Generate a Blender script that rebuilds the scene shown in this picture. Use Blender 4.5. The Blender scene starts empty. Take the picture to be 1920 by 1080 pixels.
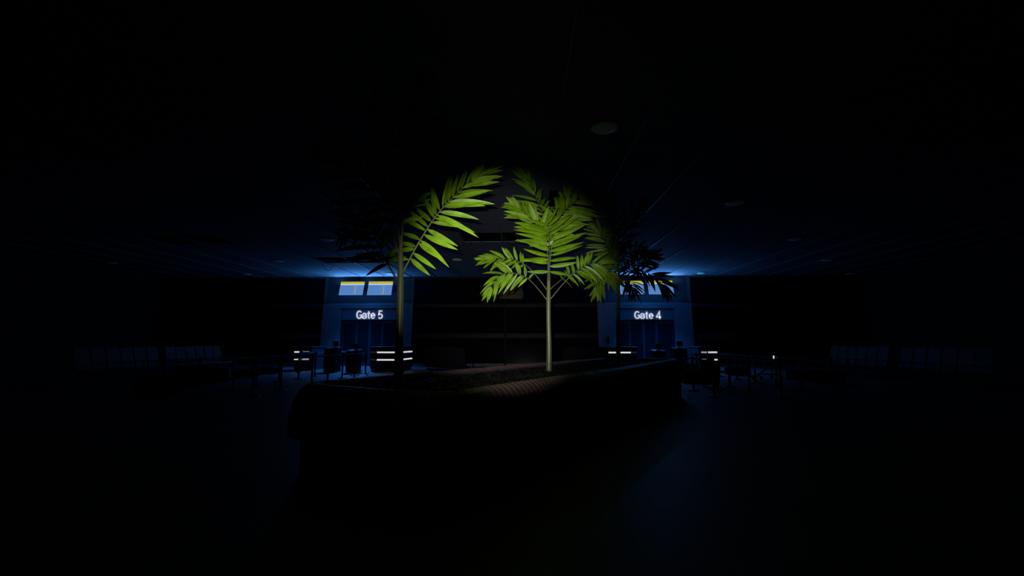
import bpy, bmesh, math, random
from mathutils import Vector, Matrix
random.seed(7)
S = bpy.context.scene
COL = S.collection
PI = math.pi

# ------------------------------------------------------------------ camera
F = 860.0                       # focal length in pixels of the 1920 frame
EYE = 1.40
VX, HY = 987.0, 640.0           # vanishing point of the room's long axis
TH = math.atan((HY-540)/F)
PSI = math.atan((VX-960)*math.cos(TH)/F)
cam = bpy.data.cameras.new('camera'); camo = bpy.data.objects.new('camera', cam); COL.objects.link(camo)
camo.location = (0, 0, EYE); camo.rotation_euler = (PI/2+TH, 0, PSI)
cam.sensor_width = 36; cam.lens = F*36/1920; cam.clip_end = 200; cam.clip_start = 0.05
S.camera = camo
from mathutils import Euler
RM = Euler((PI/2+TH, 0, PSI)).to_matrix()
def ray(px, py): return (RM @ Vector(((px-960)/F, -(py-540)/F, -1))).normalized()
O = Vector((0, 0, EYE))
def A(px, py, Y): d = ray(px, py); return O + d*(Y/d.y)             # point on the plane y = Y
def G(px, py, z): d = ray(px, py); return O + d*((z-EYE)/d.z)       # point on the plane z = const
def Dof(py): return G(960, py, 0).y                                  # depth of a floor point

# ------------------------------------------------------------------ materials
def mat(name, col, rough=.5, metal=0, spec=.5, emit=None, es=1.0, bump=None, var=None, coat=0):
    m = bpy.data.materials.new(name); m.use_nodes = True
    nt = m.node_tree; b = nt.nodes['Principled BSDF']
    b.inputs['Base Color'].default_value = (*col, 1); b.inputs['Roughness'].default_value = rough
    b.inputs['Metallic'].default_value = metal; b.inputs['Specular IOR Level'].default_value = spec
    b.inputs['Coat Weight'].default_value = coat
    if emit: b.inputs['Emission Color'].default_value = (*emit, 1); b.inputs['Emission Strength'].default_value = es
    if var or bump:
        tc = nt.nodes.new('ShaderNodeTexCoord'); n = nt.nodes.new('ShaderNodeTexNoise')
        mp = nt.nodes.new('ShaderNodeMapping'); nt.links.new(tc.outputs['Object'], mp.inputs[0]); nt.links.new(mp.outputs[0], n.inputs[0])
        sc = (var or bump)[0]; mp.inputs['Scale'].default_value = sc if isinstance(sc, tuple) else (sc, sc, sc)
        n.inputs['Scale'].default_value = 1; n.inputs['Detail'].default_value = 5
        if var:
            r = nt.nodes.new('ShaderNodeValToRGB'); k = var[1]
            r.color_ramp.elements[0].color = (*[c*(1-k) for c in col], 1); r.color_ramp.elements[1].color = (*[min(1, c*(1+k)) for c in col], 1)
            r.color_ramp.elements[0].position = .3; r.color_ramp.elements[1].position = .7
            nt.links.new(n.outputs[0], r.inputs[0]); nt.links.new(r.outputs[0], b.inputs['Base Color'])
        if bump:
            bp = nt.nodes.new('ShaderNodeBump'); bp.inputs['Strength'].default_value = bump[1]; bp.inputs['Distance'].default_value = bump[2]
            nt.links.new(n.outputs[0], bp.inputs['Height']); nt.links.new(bp.outputs[0], b.inputs['Normal'])
    return m
M = dict(
 ceil=mat('ceiling_panel', (.155, .165, .22), .75, spec=.15, var=((.4, 5, 1), .12)),
 bar=mat('ceiling_bar', (.13, .145, .165), .4, spec=.5),
 void=mat('void_black', (.004, .004, .004), .9, spec=.1),
 floor=mat('floor_stone', (.15, .16, .17), .5, spec=.2, var=(1.3, .15)),
 sidewall=mat('side_wall', (.05, .06, .06), .8, spec=.2, var=(.5, .1)),
 gatewall=mat('gate_wall', (.15, .175, .22), .5, spec=.3, var=(1.5, .05)),
 panel=mat('upper_panel', (.012, .016, .026), .6, spec=.2, var=(2, .05)),
 signpanel=mat('sign_panel', (.15, .18, .23), .5, spec=.3, var=(2, .04)),
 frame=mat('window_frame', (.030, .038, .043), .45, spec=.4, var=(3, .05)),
 glass=mat('dark_glass', (.003, .004, .007), .12, spec=.12, bump=(.6, .03, .02)),
 doorglass=mat('door_glass', (.012, .017, .030), .3, spec=.15, bump=(.7, .03, .02)),
 black=mat('black_plastic', (.012, .012, .013), .5, spec=.25, var=(8, .2)),
 fabric=mat('black_fabric', (.010, .010, .011), .85, spec=.1, var=(30, .3)),
 post=mat('post_black', (.010, .010, .011), .4, spec=.3, var=(9, .2)),
 belt=mat('belt_blue', (.09, .14, .22), .7, spec=.2, var=(12, .1)),
 counter=mat('counter_laminate', (.035, .045, .065), .5, spec=.25, var=(3, .08)),
 countertop=mat('counter_top', (.07, .08, .10), .3, spec=.5, var=(4, .1)),
 led=mat('led_white', (.8, .8, .8), .5, emit=(.70, .70, .71), es=1.0),
 leddim=mat('led_dim', (.5, .5, .5), .5, emit=(.30, .30, .31), es=1.0),
 ledfaint=mat('led_faint', (.2, .2, .2), .5, emit=(.010, .010, .011), es=1.0),
 letter=mat('letter_white', (.7, .7, .75), .5, emit=(.56, .58, .64), es=1.0),
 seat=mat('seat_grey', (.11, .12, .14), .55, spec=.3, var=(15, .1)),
 chrome=mat('chrome', (.45, .46, .48), .25, metal=1, var=(10, .05)),
 dome=mat('dome_white', (.80, .82, .84), .35, spec=.4, emit=(.9, 1, 1), es=.0010, var=(6, .03)),
 domering=mat('dome_ring', (.12, .13, .14), .4, spec=.4),
 leaf=mat('leaf_green', (.19, .36, .009), .38, spec=.35, var=((7, 7, 7), .30)),
 rachis=mat('rachis_green', (.16, .17, .085), .45, spec=.4, var=(14, .2)),
 wood=mat('slat_wood', (.27, .175, .145), .45, spec=.35, var=((3, 3, 30), .25)),
 groove=mat('slat_metal', (.60, .55, .62), .35, spec=.5, var=(9, .1)),
 plinth=mat('planter_plinth', (.02, .02, .02), .6, spec=.2, var=(5, .2)),
 soil=mat('bark_soil', (.022, .019, .018), .5, spec=.5, var=(16, 1.0), bump=((6, 14, 10), 1.0, .12)),
 mulch=mat('bark_mulch', (.034, .028, .026), .45, spec=.5, var=(25, .9)),
 doorframe=mat('door_frame', (.045, .06, .09), .5, spec=.2, var=(3, .05)),
 frame_dim=mat('window_frame_dim', (.011, .015, .018), .5, spec=.2, var=(3, .05)),  # window frame colour darkened so torchlight on the middle windows looks weaker
 liner=mat('planter_liner', (.07, .07, .08), .6, var=(4, .1)),
 seatshade=mat('seat_shaded', (.022, .024, .035), .6, spec=.15, var=(15, .1)),  # grey seat colour darkened: the gloom behind the planter is painted in
 cable=mat('cable_black', (.01, .01, .012), .5, spec=.4, var=(20, .2)),
 s_yellow=mat('screen_yellow', (.002, .002, .002), .9, spec=.0, emit=(.50, .45, .008)),
 s_white=mat('screen_white', (.002, .002, .002), .9, spec=.0, emit=(.48, .56, .80)),
 s_blue=mat('screen_blue', (.002, .002, .002), .9, spec=.0, emit=(.095, .245, .58)),
 s_hot=mat('screen_heading_blue', (.002, .002, .002), .9, spec=.0, emit=(.015, .20, .62)),
 s_line=mat('screen_row_line', (.002, .002, .002), .9, spec=.0, emit=(.080, .205, .49)),
 s_text=mat('screen_text', (.002, .002, .002), .9, spec=.0, emit=(.070, .175, .42)),
 s_red=mat('screen_red', (.002, .002, .002), .9, spec=.0, emit=(.175, .18, .49)),
 s_ycol=mat('screen_column_yellow', (.002, .002, .002), .9, spec=.0, emit=(.38, .34, .12)),
 s_dark=mat('screen_header_text', (.002, .002, .002), .9, spec=.0, emit=(.20, .19, .012)),
 b_row=mat('board_row', (.16, .11, .035), .6, spec=.2, var=(5, .1)),
 b_col=mat('board_column', (.06, .08, .15), .6, spec=.2, var=(5, .1)),
 stone=mat('baseboard_grey', (.16, .16, .15), .5, var=(4, .1)),
)
def translucent(name, col, k, rough=.4):
    m = mat(name, col, rough, spec=.2, var=(10, .05)); nt = m.node_tree; b = nt.nodes['Principled BSDF']; out = nt.nodes['Material Output']
    tr = nt.nodes.new('ShaderNodeBsdfTranslucent'); tr.inputs[0].default_value = (*col, 1); mx = nt.nodes.new('ShaderNodeMixShader'); mx.inputs[0].default_value = k
    nt.links.new(b.outputs[0], mx.inputs[1]); nt.links.new(tr.outputs[0], mx.inputs[2]); nt.links.new(mx.outputs[0], out.inputs[0]); return m
M['dome'] = translucent('dome_white', (.95, .96, .97), .12)
M['dome'].node_tree.nodes['Principled BSDF'].inputs['Emission Color'].default_value = (.9, 1, 1, 1); M['dome'].node_tree.nodes['Principled BSDF'].inputs['Emission Strength'].default_value = .0012  # weak emission added to the unlit diffusers in place of ambient light
M['belt'] = translucent('belt_blue', (.5, .64, .78), .55, .7)
def trunk_mat():
    m = mat('trunk_green', (.17, .20, .075), .32, spec=.65)
    nt = m.node_tree; b = nt.nodes['Principled BSDF']
    tc = nt.nodes.new('ShaderNodeTexCoord'); mp = nt.nodes.new('ShaderNodeMapping'); mp.inputs['Scale'].default_value = (9, 9, 2.2)
    n = nt.nodes.new('ShaderNodeTexNoise'); n.inputs['Scale'].default_value = 1; n.inputs['Detail'].default_value = 4
    r = nt.nodes.new('ShaderNodeValToRGB'); r.color_ramp.elements[0].color = (.11, .14, .045, 1); r.color_ramp.elements[1].color = (.20, .23, .09, 1)
    nt.links.new(tc.outputs['Object'], mp.inputs[0]); nt.links.new(mp.outputs[0], n.inputs[0]); nt.links.new(n.outputs[0], r.inputs[0]); nt.links.new(r.outputs[0], b.inputs['Base Color'])
    return m
M['trunk'] = trunk_mat()
M['scar'] = mat('trunk_scar', (.20, .15, .07), .6, var=(10, .2))

# ------------------------------------------------------------------ mesh helpers
class MB:
    def __init__(s): s.v = []; s.f = []
    def add(s, vs, fs):
        o = len(s.v); s.v += [tuple(v) for v in vs]; s.f += [tuple(i+o for i in f) for f in fs]; return s
    def box(s, x0, x1, y0, y1, z0, z1):
        return s.add([(x0,y0,z0),(x1,y0,z0),(x1,y1,z0),(x0,y1,z0),(x0,y0,z1),(x1,y0,z1),(x1,y1,z1),(x0,y1,z1)],
                     [(0,3,2,1),(4,5,6,7),(0,1,5,4),(1,2,6,5),(2,3,7,6),(3,0,4,7)])
    def lathe(s, prof, n=20, c=(0,0), cap=True):
        vs = []; fs = []
        for r, z in prof:
            for k in range(n): a = 2*PI*k/n; vs.append((c[0]+r*math.cos(a), c[1]+r*math.sin(a), z))
        for i in range(len(prof)-1):
            for k in range(n): fs.append((i*n+k, i*n+(k+1)%n, (i+1)*n+(k+1)%n, (i+1)*n+k))
        if cap: fs.append(tuple(range(n-1, -1, -1))); fs.append(tuple((len(prof)-1)*n+k for k in range(n)))
        return s.add(vs, fs)
    def tube(s, pts, rad, n=8):
        pts = [Vector(p) for p in pts]; vs = []; fs = []
        up = Vector((0, 0, 1)); prev = None
        for i, p in enumerate(pts):
            t = (pts[min(i+1, len(pts)-1)]-pts[max(i-1, 0)]).normalized()
            if prev is None:
                a = t.cross(up if abs(t.z) < .9 else Vector((1, 0, 0))).normalized()
            else: a = (prev-t*prev.dot(t)).normalized()
            prev = a; b = t.cross(a); r = rad[i] if isinstance(rad, (list, tuple)) else rad
            for k in range(n): w = 2*PI*k/n; vs.append(p+(a*math.cos(w)+b*math.sin(w))*r)
        m = len(pts)
        for i in range(m-1):
            for k in range(n): fs.append((i*n+k, i*n+(k+1)%n, (i+1)*n+(k+1)%n, (i+1)*n+k))
        fs.append(tuple(range(n-1, -1, -1))); fs.append(tuple((m-1)*n+k for k in range(n)))
        return s.add(vs, fs)
    def prism(s, poly, z0, z1):
        n = len(poly); vs = [(x, y, z0) for x, y in poly]+[(x, y, z1) for x, y in poly]
        return s.add(vs, [tuple(range(n-1, -1, -1)), tuple(range(n, 2*n))]+[(k, (k+1)%n, n+(k+1)%n, n+k) for k in range(n)])
    def build(s, name, m, parent=None, loc=None, rotz=0, bevel=0, smooth=False, seg=2, fix=True):
        me = bpy.data.meshes.new(name); me.from_pydata(s.v, [], s.f); me.update()
        if fix:
            bm = bmesh.new(); bm.from_mesh(me); bmesh.ops.recalc_face_normals(bm, faces=bm.faces)
            if bevel:
                bmesh.ops.bevel(bm, geom=[e for e in bm.edges if e.is_manifold and e.calc_face_angle(0) > .5], offset=bevel, segments=seg, profile=.6, affect='EDGES', clamp_overlap=True)
            bm.to_mesh(me); bm.free()
        if smooth:
            for p in me.polygons: p.use_smooth = True
        me.materials.append(m)
        o = bpy.data.objects.new(name, me); COL.objects.link(o)
        if parent: o.parent = parent
        if loc is not None: o.location = loc
        if rotz: o.rotation_euler.z = rotz
        return o
def tag(o, label, cat, group=None, kind=None):
    o['label'] = label; o['category'] = cat
    if group: o['group'] = group
    if kind: o['kind'] = kind
    return o
def thing(name, label, cat, loc=(0,0,0), rotz=0, group=None):
    o = bpy.data.objects.new(name, None); COL.objects.link(o); o.location = loc; o.rotation_euler = (0, 0, rotz); o.empty_display_size = .1
    return tag(o, label, cat, group)
def struct(o): o['kind'] = 'structure'; return o
def copy_tree(o, parent=None):
    c = o.copy(); COL.objects.link(c); c.parent = parent
    for ch in o.children: copy_tree(ch, c)
    return c
ORD = ['first','second','third','fourth','fifth','sixth','seventh','eighth','ninth','tenth']

# ------------------------------------------------------------------ room numbers
Y0 = Dof(687)                                   # foot of the glazed end wall
LEAN = math.tan(math.radians(5.0))              # the end wall leans outwards
d = ray(VX, 518); t = Y0/(d.y-LEAN*d.z)
def FP(px, py, off=0.0):                        # point on the leaning end wall
    d = ray(px, py); t = (Y0+off+LEAN*EYE)/(d.y-LEAN*d.z); return O+d*t
H = FP(VX, 518).z                               # ceiling height
YW = lambda z: Y0+LEAN*z
XL = FP(300, 560).x; XR = FP(1622, 560).x
hh = H-EYE
XC = FP(947.5, 620).x                           # middle of the end wall

MB().box(XL-.3, XR+.3, -8, Y0+4, -.2, 0).build('floor', M['floor'])['kind'] = 'structure'
# side walls
struct(MB().box(XL-.3, XL, -8, Y0+1.2, 0, H+.6).build('wall_left', M['sidewall']))
struct(MB().box(XR, XR+.3, -8, Y0+1.2, 0, H+.6).build('wall_right', M['sidewall']))

# ceiling: grid of square panels, a few missing
tile = .388*hh; tx0 = -.234*hh
ty0 = G(VX, 436, H).y; td = G(VX, 453, H).y-ty0; td = (G(VX, 491, H).y-G(VX, 358, H).y)/7
holes = set()
def holes_at(kx0, kx1, j):
    for k in range(kx0, kx1): holes.add((k, j))
jh = round((G(VX, 480, H).y-ty0)/td)
holes_at(-6, -3, jh); holes_at(-1, 1, 0); holes_at(-9, -7, 0); holes_at(1, 2, -3)
kmin = int(math.floor((XL-tx0)/tile))-1; kmax = int(math.ceil((XR-tx0)/tile))+1
jmin = int(math.floor((-8-ty0)/td)); jmax = int(math.ceil((Y0+1.0-ty0)/td))
cb = MB(); bb = MB(); g = .012
for k in range(kmin, kmax):
    for j in range(jmin, jmax):
        if (k, j) in holes: continue
        x0, x1 = max(XL, tx0+k*tile), min(XR, tx0+(k+1)*tile)
        y0, y1 = max(-8, ty0+j*td), min(Y0+1.0, ty0+(j+1)*td)
        if x1-x0 < .05 or y1-y0 < .05: continue
        cb.box(x0+g*.3, x1-g*.3, y0+g*.15, y1-g*.15, H, H+.03)
ceil = struct(cb.build('ceiling', M['ceil'], fix=False))
for k in range(kmin+1, kmax):
    x = tx0+k*tile
    if XL < x < XR: bb.box(x-.014, x+.014, -8, Y0+.9, H-.035, H+.04)
struct(bb.build('trim_1', M['bar'], fix=False))
struct(MB().box(XL, XR, -8, Y0+1.2, H+.55, H+.6).build('ceiling_void', M['void']))

# ------------------------------------------------------------------ end wall
def lean_box(mb, x0, x1, z0, z1, d0, d1):
    vs = [(x, YW(z)+dd, z) for z in (z0, z1) for dd in (d0, d1) for x in (x0, x1)]
    return mb.add(vs, [(0,2,3,1),(4,5,7,6),(0,1,5,4),(1,3,7,5),(3,2,6,7),(2,0,4,6)])
zu1, zu0 = FP(VX, 569.5).z, FP(VX, 576).z       # upper transom
zl1, zl0 = FP(VX, 625.5).z, FP(VX, 634).z       # lower transom
PL5, PR5 = FP(604.5, 620).x, FP(773, 620).x
PL4, PR4 = FP(1121, 620).x, FP(1298, 620).x
xs = [(XL, FP(450, 600).x), (FP(450, 600).x, PL5), (PR5, XC), (XC, PL4), (PR4, FP(1455, 600).x), (FP(1455, 600).x, XR)]
for n, (a, b) in enumerate(xs):
    fr = MB()
    for x, w in ((a, .09), (b, .09)):
        lean_box(fr, x-w*.5, x+w*.5, 0, H, -.07, .12)
    for z0, z1 in ((zu0, zu1), (zl0, zl1)): lean_box(fr, a+.05, b-.05, z0, z1, -.06, .10)
    lean_box(fr, a+.05, b-.05, H-.10, H, -.05, .10)
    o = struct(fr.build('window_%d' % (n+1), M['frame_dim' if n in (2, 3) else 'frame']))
    for z0, z1 in ((0.13, zl0), (zl1, zu0), (zu1, H-.10)):
        p = lean_box(MB(), a+.045, b-.045, z0, z1, .03, .05).build('window_pane', M['glass'], o)
    lean_box(MB(), a+.05, b-.05, 0, .16, -.10, .08).build('window_sill', M['stone'], o)
# night outside
struct(MB().box(XL-.3, XR+.3, Y0+3.8, Y0+3.9, 0, H+.6).build('wall_outside', M['void']))

# grotesque letters drawn as thick strokes (unit: cap height 1)
def arc(cx, cy, rx, ry, a0, a1, n=18): return [(cx+rx*math.cos(math.radians(a0+(a1-a0)*i/n)), cy+ry*math.sin(math.radians(a0+(a1-a0)*i/n))) for i in range(n+1)]
GLYPH = {
 'G': (.66, [arc(.36, .5, .27, .42, 42, 318)+[(.62, .20), (.62, .45), (.40, .45)]]),
 'a': (.55, [arc(.27, .46, .20, .20, 165, 0, 10)+[(.47, .08)], [(.47, .38), (.26, .37)]+arc(.24, .225, .165, .15, 90, 270, 10)+[(.34, .09), (.47, .20)]]),
 't': (.36, [[(.18, .90), (.18, .22)]+arc(.30, .20, .12, .125, 180, 275, 6), [(.03, .65), (.34, .65)]]),
 'e': (.56, [[(.10, .39), (.49, .39)]+arc(.295, .37, .20, .285, 4, 322, 18)]),
 ' ': (.24, []),
 '5': (.58, [[(.50, .93), (.17, .93), (.12, .50)]+arc(.29, .325, .215, .255, 130, -145, 16)]),
 '4': (.60, [[(.42, .0), (.42, .93), (.08, .30), (.08, .24), (.57, .24)]]),
}
def letters(text):
    mb = MB(); x = 0; w = .068
    for ch in text:
        adv, strokes = GLYPH[ch]
        for k, st in enumerate(strokes):
            P = [Vector((x+p[0], p[1])) for p in st]; vs = []; fs = []; z0, z1 = -.02, .02-.001*k
            for i, p in enumerate(P):
                ta = (P[i]-P[i-1]).normalized() if i else None; tb = (P[i+1]-P[i]).normalized() if i+1 < len(P) else None
                if ta is None: n = Vector((-tb.y, tb.x))
                elif tb is None: n = Vector((-ta.y, ta.x))
                else:
                    n = (Vector((-ta.y, ta.x))+Vector((-tb.y, tb.x))); n = n.normalized() if n.length > .01 else Vector((-ta.y, ta.x)); n = n/max(.5, n.dot(Vector((-ta.y, ta.x))))
                for s_, z in ((-1, z0), (1, z0), (1, z1), (-1, z1)): vs.append((p.x+n.x*w*s_, p.y+n.y*w*s_, z))
            m = len(P)
            for i in range(m-1):
                o = i*4
                for q in range(4): fs.append((o+q, o+4+q, o+4+(q+1) % 4, o+(q+1) % 4))
            fs += [(3, 2, 1, 0), tuple((m-1)*4+q for q in range(4))]
            mb.add(vs, fs)
        x += adv+.02
    me = bpy.data.meshes.new('lettering'); me.from_pydata(mb.v, [], mb.f); me.update()
    bm = bmesh.new(); bm.from_mesh(me); bmesh.ops.recalc_face_normals(bm, faces=bm.faces); bm.to_mesh(me); bm.free()
    me.materials.append(M['letter']); return me
def gate(n, pl, pr, ol, orr, wall_name, door_name, sign_text, xm):
    zt = FP(xm, 578).z; zs = FP(xm, 599.5).z
    zp = zu1
    w = MB()
    lean_box(w, pl, ol, 0, zp, -.16, .5); lean_box(w, orr, pr, 0, zp, -.16, .5); lean_box(w, ol, orr, zt, zp, -.16, .5)
    wo = struct(w.build(wall_name, M['gatewall']))
    up = MB(); lean_box(up, pl, pr, zp, H, .0, .3); up.build('upper_panel', M['panel'], wo)
    e = MB(); lean_box(e, pl, pl+.13, zp, H, -.05, 0); lean_box(e, pr-.13, pr, zp, H, -.05, 0); lean_box(e, pl+.13, pr-.13, zp, zp+.07, -.05, 0)
    e.build('panel_frame', M['frame'], wo)
    yd = Y0+.34
    # sign
    t = thing('gate_sign', 'illuminated white %s lettering on the lintel over the %s doors' % (sign_text, 'left-hand' if n == 5 else 'right-hand'), 'sign', ((ol+orr)/2, yd, zs))
    MB().box(ol+.02-(ol+orr)/2, orr-.02-(ol+orr)/2, 0, .12, 0, zt-zs-.01).build('sign_panel', M['signpanel'], t)
    me = letters(sign_text)
    lx = [v.co.x for v in me.vertices]; ly = [v.co.y for v in me.vertices]
    a, b = (FP(671.5, 590, .34), FP(720.5, 590, .34)) if n == 5 else (FP(1187, 590, .34), FP(1236.5, 590, .34))
    zc0, zc1 = FP(xm, 598).z, FP(xm, 582).z
    sx = (b.x-a.x)/(max(lx)-min(lx)); sz = (zc1-zc0)/(max(ly)-min(ly))
    for v in me.vertices:
        x, y, z = v.co; v.co = ((x-min(lx))*sx+a.x-(ol+orr)/2, -.03-z, (y-min(ly))*sz+zc0-zs)
    lo = bpy.data.objects.new('lettering', me); COL.objects.link(lo); lo.parent = t
    # doors
    fr = MB(); fr.box(ol, ol+.07, yd-.03, yd+.09, 0, zs); fr.box(orr-.07, orr, yd-.03, yd+.09, 0, zs); fr.box(ol+.07, orr-.07, yd-.03, yd+.09, zs-.08, zs-.005)
    do = struct(fr.build(door_name, M['doorglass']))
    q = [(669, 693, 717) if n == 5 else (1181, 1207, 1231)][0]
    c = [ol+.07]+[FP(x, 640, .3).x for x in q]+[orr-.07]
    for i in range(4):
        x0, x1 = c[i]+.005, c[i+1]-.005
        lf = MB(); yy = yd+(0 if i in (0, 3) else .035)
        for a0, a1, b0, b1 in ((x0, x0+.06, .02, zs-.09), (x1-.06, x1, .02, zs-.09), (x0+.06, x1-.06, .02, .2), (x0+.06, x1-.06, zs-.17, zs-.09)):
            lf.box(a0, a1, yy, yy+.04, b0, b1)
        l = lf.build('door_leaf', M['doorframe'], do)
        MB().box(x0+.055, x1-.055, yy+.012, yy+.026, .19, zs-.16).build('door_pane', M['doorglass'], l)
        if i in (1, 2):
            xx = x1-.10 if i == 1 else x0+.10
            MB().tube([(xx, yy-.045, .85), (xx, yy-.045, 1.35)], .014).build('door_handle', M['chrome'], l)
    return zs, zt
gate(5, PL5, PR5, FP(637.3, 620).x, FP(744, 620).x, 'wall_gate_left', 'door_1', 'Gate 5', 690)
gate(4, PL4, PR4, FP(1154, 620).x, FP(1266, 620).x, 'wall_gate_right', 'door_2', 'Gate 4', 1211)

# departures screens, tilted down
def screen(pxl, pxr, pyt, pyb, label):
    a = FP(pxl, pyt, -.35); b = FP(pxr, pyt, -.35); w = b.x-a.x; h = (a.z-FP(pxl, pyb, -.35).z)*1.08
    t = thing('departures_screen', label, 'screen', ((a.x+b.x)/2, a.y, a.z)); t.rotation_euler.x = math.radians(-19)
    # local: x across, z down from the top edge, front towards -y
    def rect(x0, x1, z0, z1, lift=0): return MB().box(x0*w-w/2, x1*w-w/2, -.012-lift, .0, -z1*h, -z0*h)
    MB().box(-w/2-.012, w/2+.012, .0, .06, -h-.012, .012).build('housing', M['black'], t, bevel=.006)
    MB().tube([(0, .05, -h*.3), (0, .22, -h*.22)], .035).build('bracket', M['black'], t)
    rect(0, 1, .165, 1).build('display_panel', M['s_blue'], t)
    rect(0, 1, 0, .165).build('header_bar', M['s_yellow'], t)
    rect(0, 1, .165, .265, .001).build('column_heading', M['s_white'], t)
    mb = MB(); 
    for x0, x1 in ((.0, .07), (.10, .17), (.20, .38), (.48, .70), (.72, .80), (.86, 1)): mb.box(x0*w-w/2, x1*w-w/2, -.014, 0, -.295*h, -.265*h)
    mb.build('heading_text', M['s_hot'], t)
    mb = MB()
    for k in range(6): z = .36+k*.105; mb.box(-w/2, w/2, -.0135, 0, -(z+.018)*h, -z*h)
    mb.build('row_line', M['s_line'], t)
    mb = MB(); rr = random.Random(len(label))
    for k in range(6):
        z = .315+k*.105; mb.box(.03*w-w/2, rr.uniform(.45, .60)*w-w/2, -.0138, 0, -(z+.03)*h, -z*h)
    mb.build('flight_listing', M['s_text'], t)
    mb = MB()
    for k in range(6): z = .31+k*.105; mb.box(.81*w-w/2, (.86+rr.uniform(.0, .05))*w-w/2, -.0142, 0, -(z+.05)*h, -z*h)
    mb.build('status_text', M['s_red'], t)
    rect(.635, .668, .32, .93, .003).build('time_column', M['s_ycol'], t)
    cu = bpy.data.curves.new('header_text', 'FONT'); cu.body = 'Departures'; cu.extrude = .001
    to = bpy.data.objects.new('header_text', cu); COL.objects.link(to)
    me = bpy.data.meshes.new_from_object(to.evaluated_get(bpy.context.evaluated_depsgraph_get())); bpy.data.objects.remove(to)
    me.materials.clear(); me.materials.append(M['s_dark'])
    L = max(v.co.x for v in me.vertices); s = .30*w/L
    for v in me.vertices: x, y, z = v.co; v.co = (x*s+.08*w-w/2, -.016-z, y*s-.12*h)
    o = bpy.data.objects.new('header_text', me); COL.objects.link(o); o.parent = t
screen(639.8, 684, 528.5, 553.5, 'blue departures screen with yellow header, left one above the Gate 5 lettering')
screen(692, 737, 528.0, 553.5, 'blue departures screen with yellow header, right one above the Gate 5 lettering')
screen(1161, 1205.5, 527, 552, 'blue departures screen half hidden by palm leaves, left one above Gate 4')
screen(1213.5, 1260, 526.5, 552, 'blue departures screen crossed by dark leaf tips, right one above the Gate 4 lettering')

# solid board built in place of a reflection in the middle window glass
a = FP(914, 529, -.3); b = FP(981, 560, -.3); w = b.x-a.x; h = a.z-b.z
t = thing('reflected_board', 'brown flight board standing in for a reflection in the glass between the gates', 'board', ((a.x+b.x)/2, a.y, b.z))
MB().box(-w/2-.02, w/2+.02, 0, .08, -.02, h+.02).build('housing', M['black'], t, bevel=.01)
for k in range(4): MB().box(-w/2+.03, w/2-.14, -.012, 0, h*(k/4+.03), h*((k+1)/4-.02)).build('board_row', M['b_row'], t)
MB().box(w/2-.13, w/2-.02, -.012, 0, .03, h*.8).build('board_column', M['b_col'], t)
for sx in (-.3, .3): MB().tube([(sx*w, .04, h+.015), (sx*w, .04, H-b.z-.005)], .012).build('hanger_rod', M['black'], t)

# dark phone on the pier left of gate 4
a = FP(1140.5, 638, -.18)
t = thing('wall_phone', 'small black handset on the wall left of the Gate 4 doors', 'phone', (a.x, a.y, a.z-.19))
MB().box(-.06, .06, -.05, 0.03, 0, .38).build('phone_body', M['black'], t, bevel=.015)
MB().tube([(0, -.07, .05), (.0, -.095, .12), (0, -.095, .26), (0, -.07, .33)], [.03, .018, .018, .03]).build('handset', M['black'], t, smooth=True)

# ------------------------------------------------------------------ ceiling lights
rows = {0: 238, 1: 380, 2: 449, 3: 487.5, 4: 513.5}
def dome(px, py, label):
    p = G(px, py-1, H); 
    t = thing('ceiling_light', label, 'light', (p.x, p.y, H-.001), group='round lights in the ceiling')
    MB().lathe([(.27, -.0), (.27, -.022), (.25, -.03), (.235, -.03), (.235, -.004)], 32).build('ring', M['domering'], t)
    prof = [(.23*math.cos(u)**.6, -.022-.05*math.sin(u)**.9) for u in [i*PI/2/8 for i in range(8)]]+[(.02, -.073)]
    MB().lathe(prof, 32).build('diffuser', M['dome'], t, smooth=True)
dome(1133, 238, 'largest round ceiling light, above right of the middle palm')
dome(1378, 380, 'round ceiling light to the upper right of the right-hand palm')
dome(613, 449, 'round ceiling light left of the left palm, beyond the hole in the ceiling')
dome(1490, 448, 'round ceiling light third along the diagonal on the right side')
dome(522, 489, 'round ceiling light left of the torn ceiling hole, up from Gate 5')
dome(857, 487, 'round ceiling light between the left palm and the middle palm')
dome(1550, 487.5, 'faint round ceiling light fourth along the diagonal on the right side')
dome(211, 493, 'faintest round ceiling light at far left above the seat rows')
dome(463, 514, 'small round ceiling light near the window wall at left')
dome(732, 513, 'brightest small round ceiling light right above the Gate 5 screens')
dome(1315, 512, 'small bright round ceiling light just right of the Gate 4 screens')
dome(1594, 513, 'small dim round ceiling light by the window wall at far right')

# debris in the holes: dangling cables and broken panel pieces
def cable(pts, label, r=.012):
    o = MB().tube(pts, r, 6).build('hanging_cable', M['cable'], smooth=True); return tag(o, label, 'cable', 'cables hanging from the ceiling holes')
def sag(p, q, dz, n=9): return [Vector(p).lerp(Vector(q), i/(n-1))+Vector((0, 0, -dz*math.sin(PI*i/(n-1)))) for i in range(n)]
yh = ty0+jh*td
a = G(611, 496, H); b = G(632, 496, H)
cable(sag((a.x, yh+td*.88, H+.2), (b.x+.25, yh+td*.88, H+.2), .62), 'thin black cable loop under the left end of the torn hole near Gate 5')
cable([(tx0-3.1*tile, yh+.5, H+.3), (tx0-3.1*tile+.03, yh+.5, H-.1), (tx0-3.1*tile, yh+.5, H-.45)], 'short black cable end hanging from the right end of the torn hole near Gate 5')
cable(sag((tx0-.1, ty0+.4, H+.2), (tx0+.55*tile, ty0+.9, H+.2), .50), 'grey cable loop from the ceiling hole above the middle palm')
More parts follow.
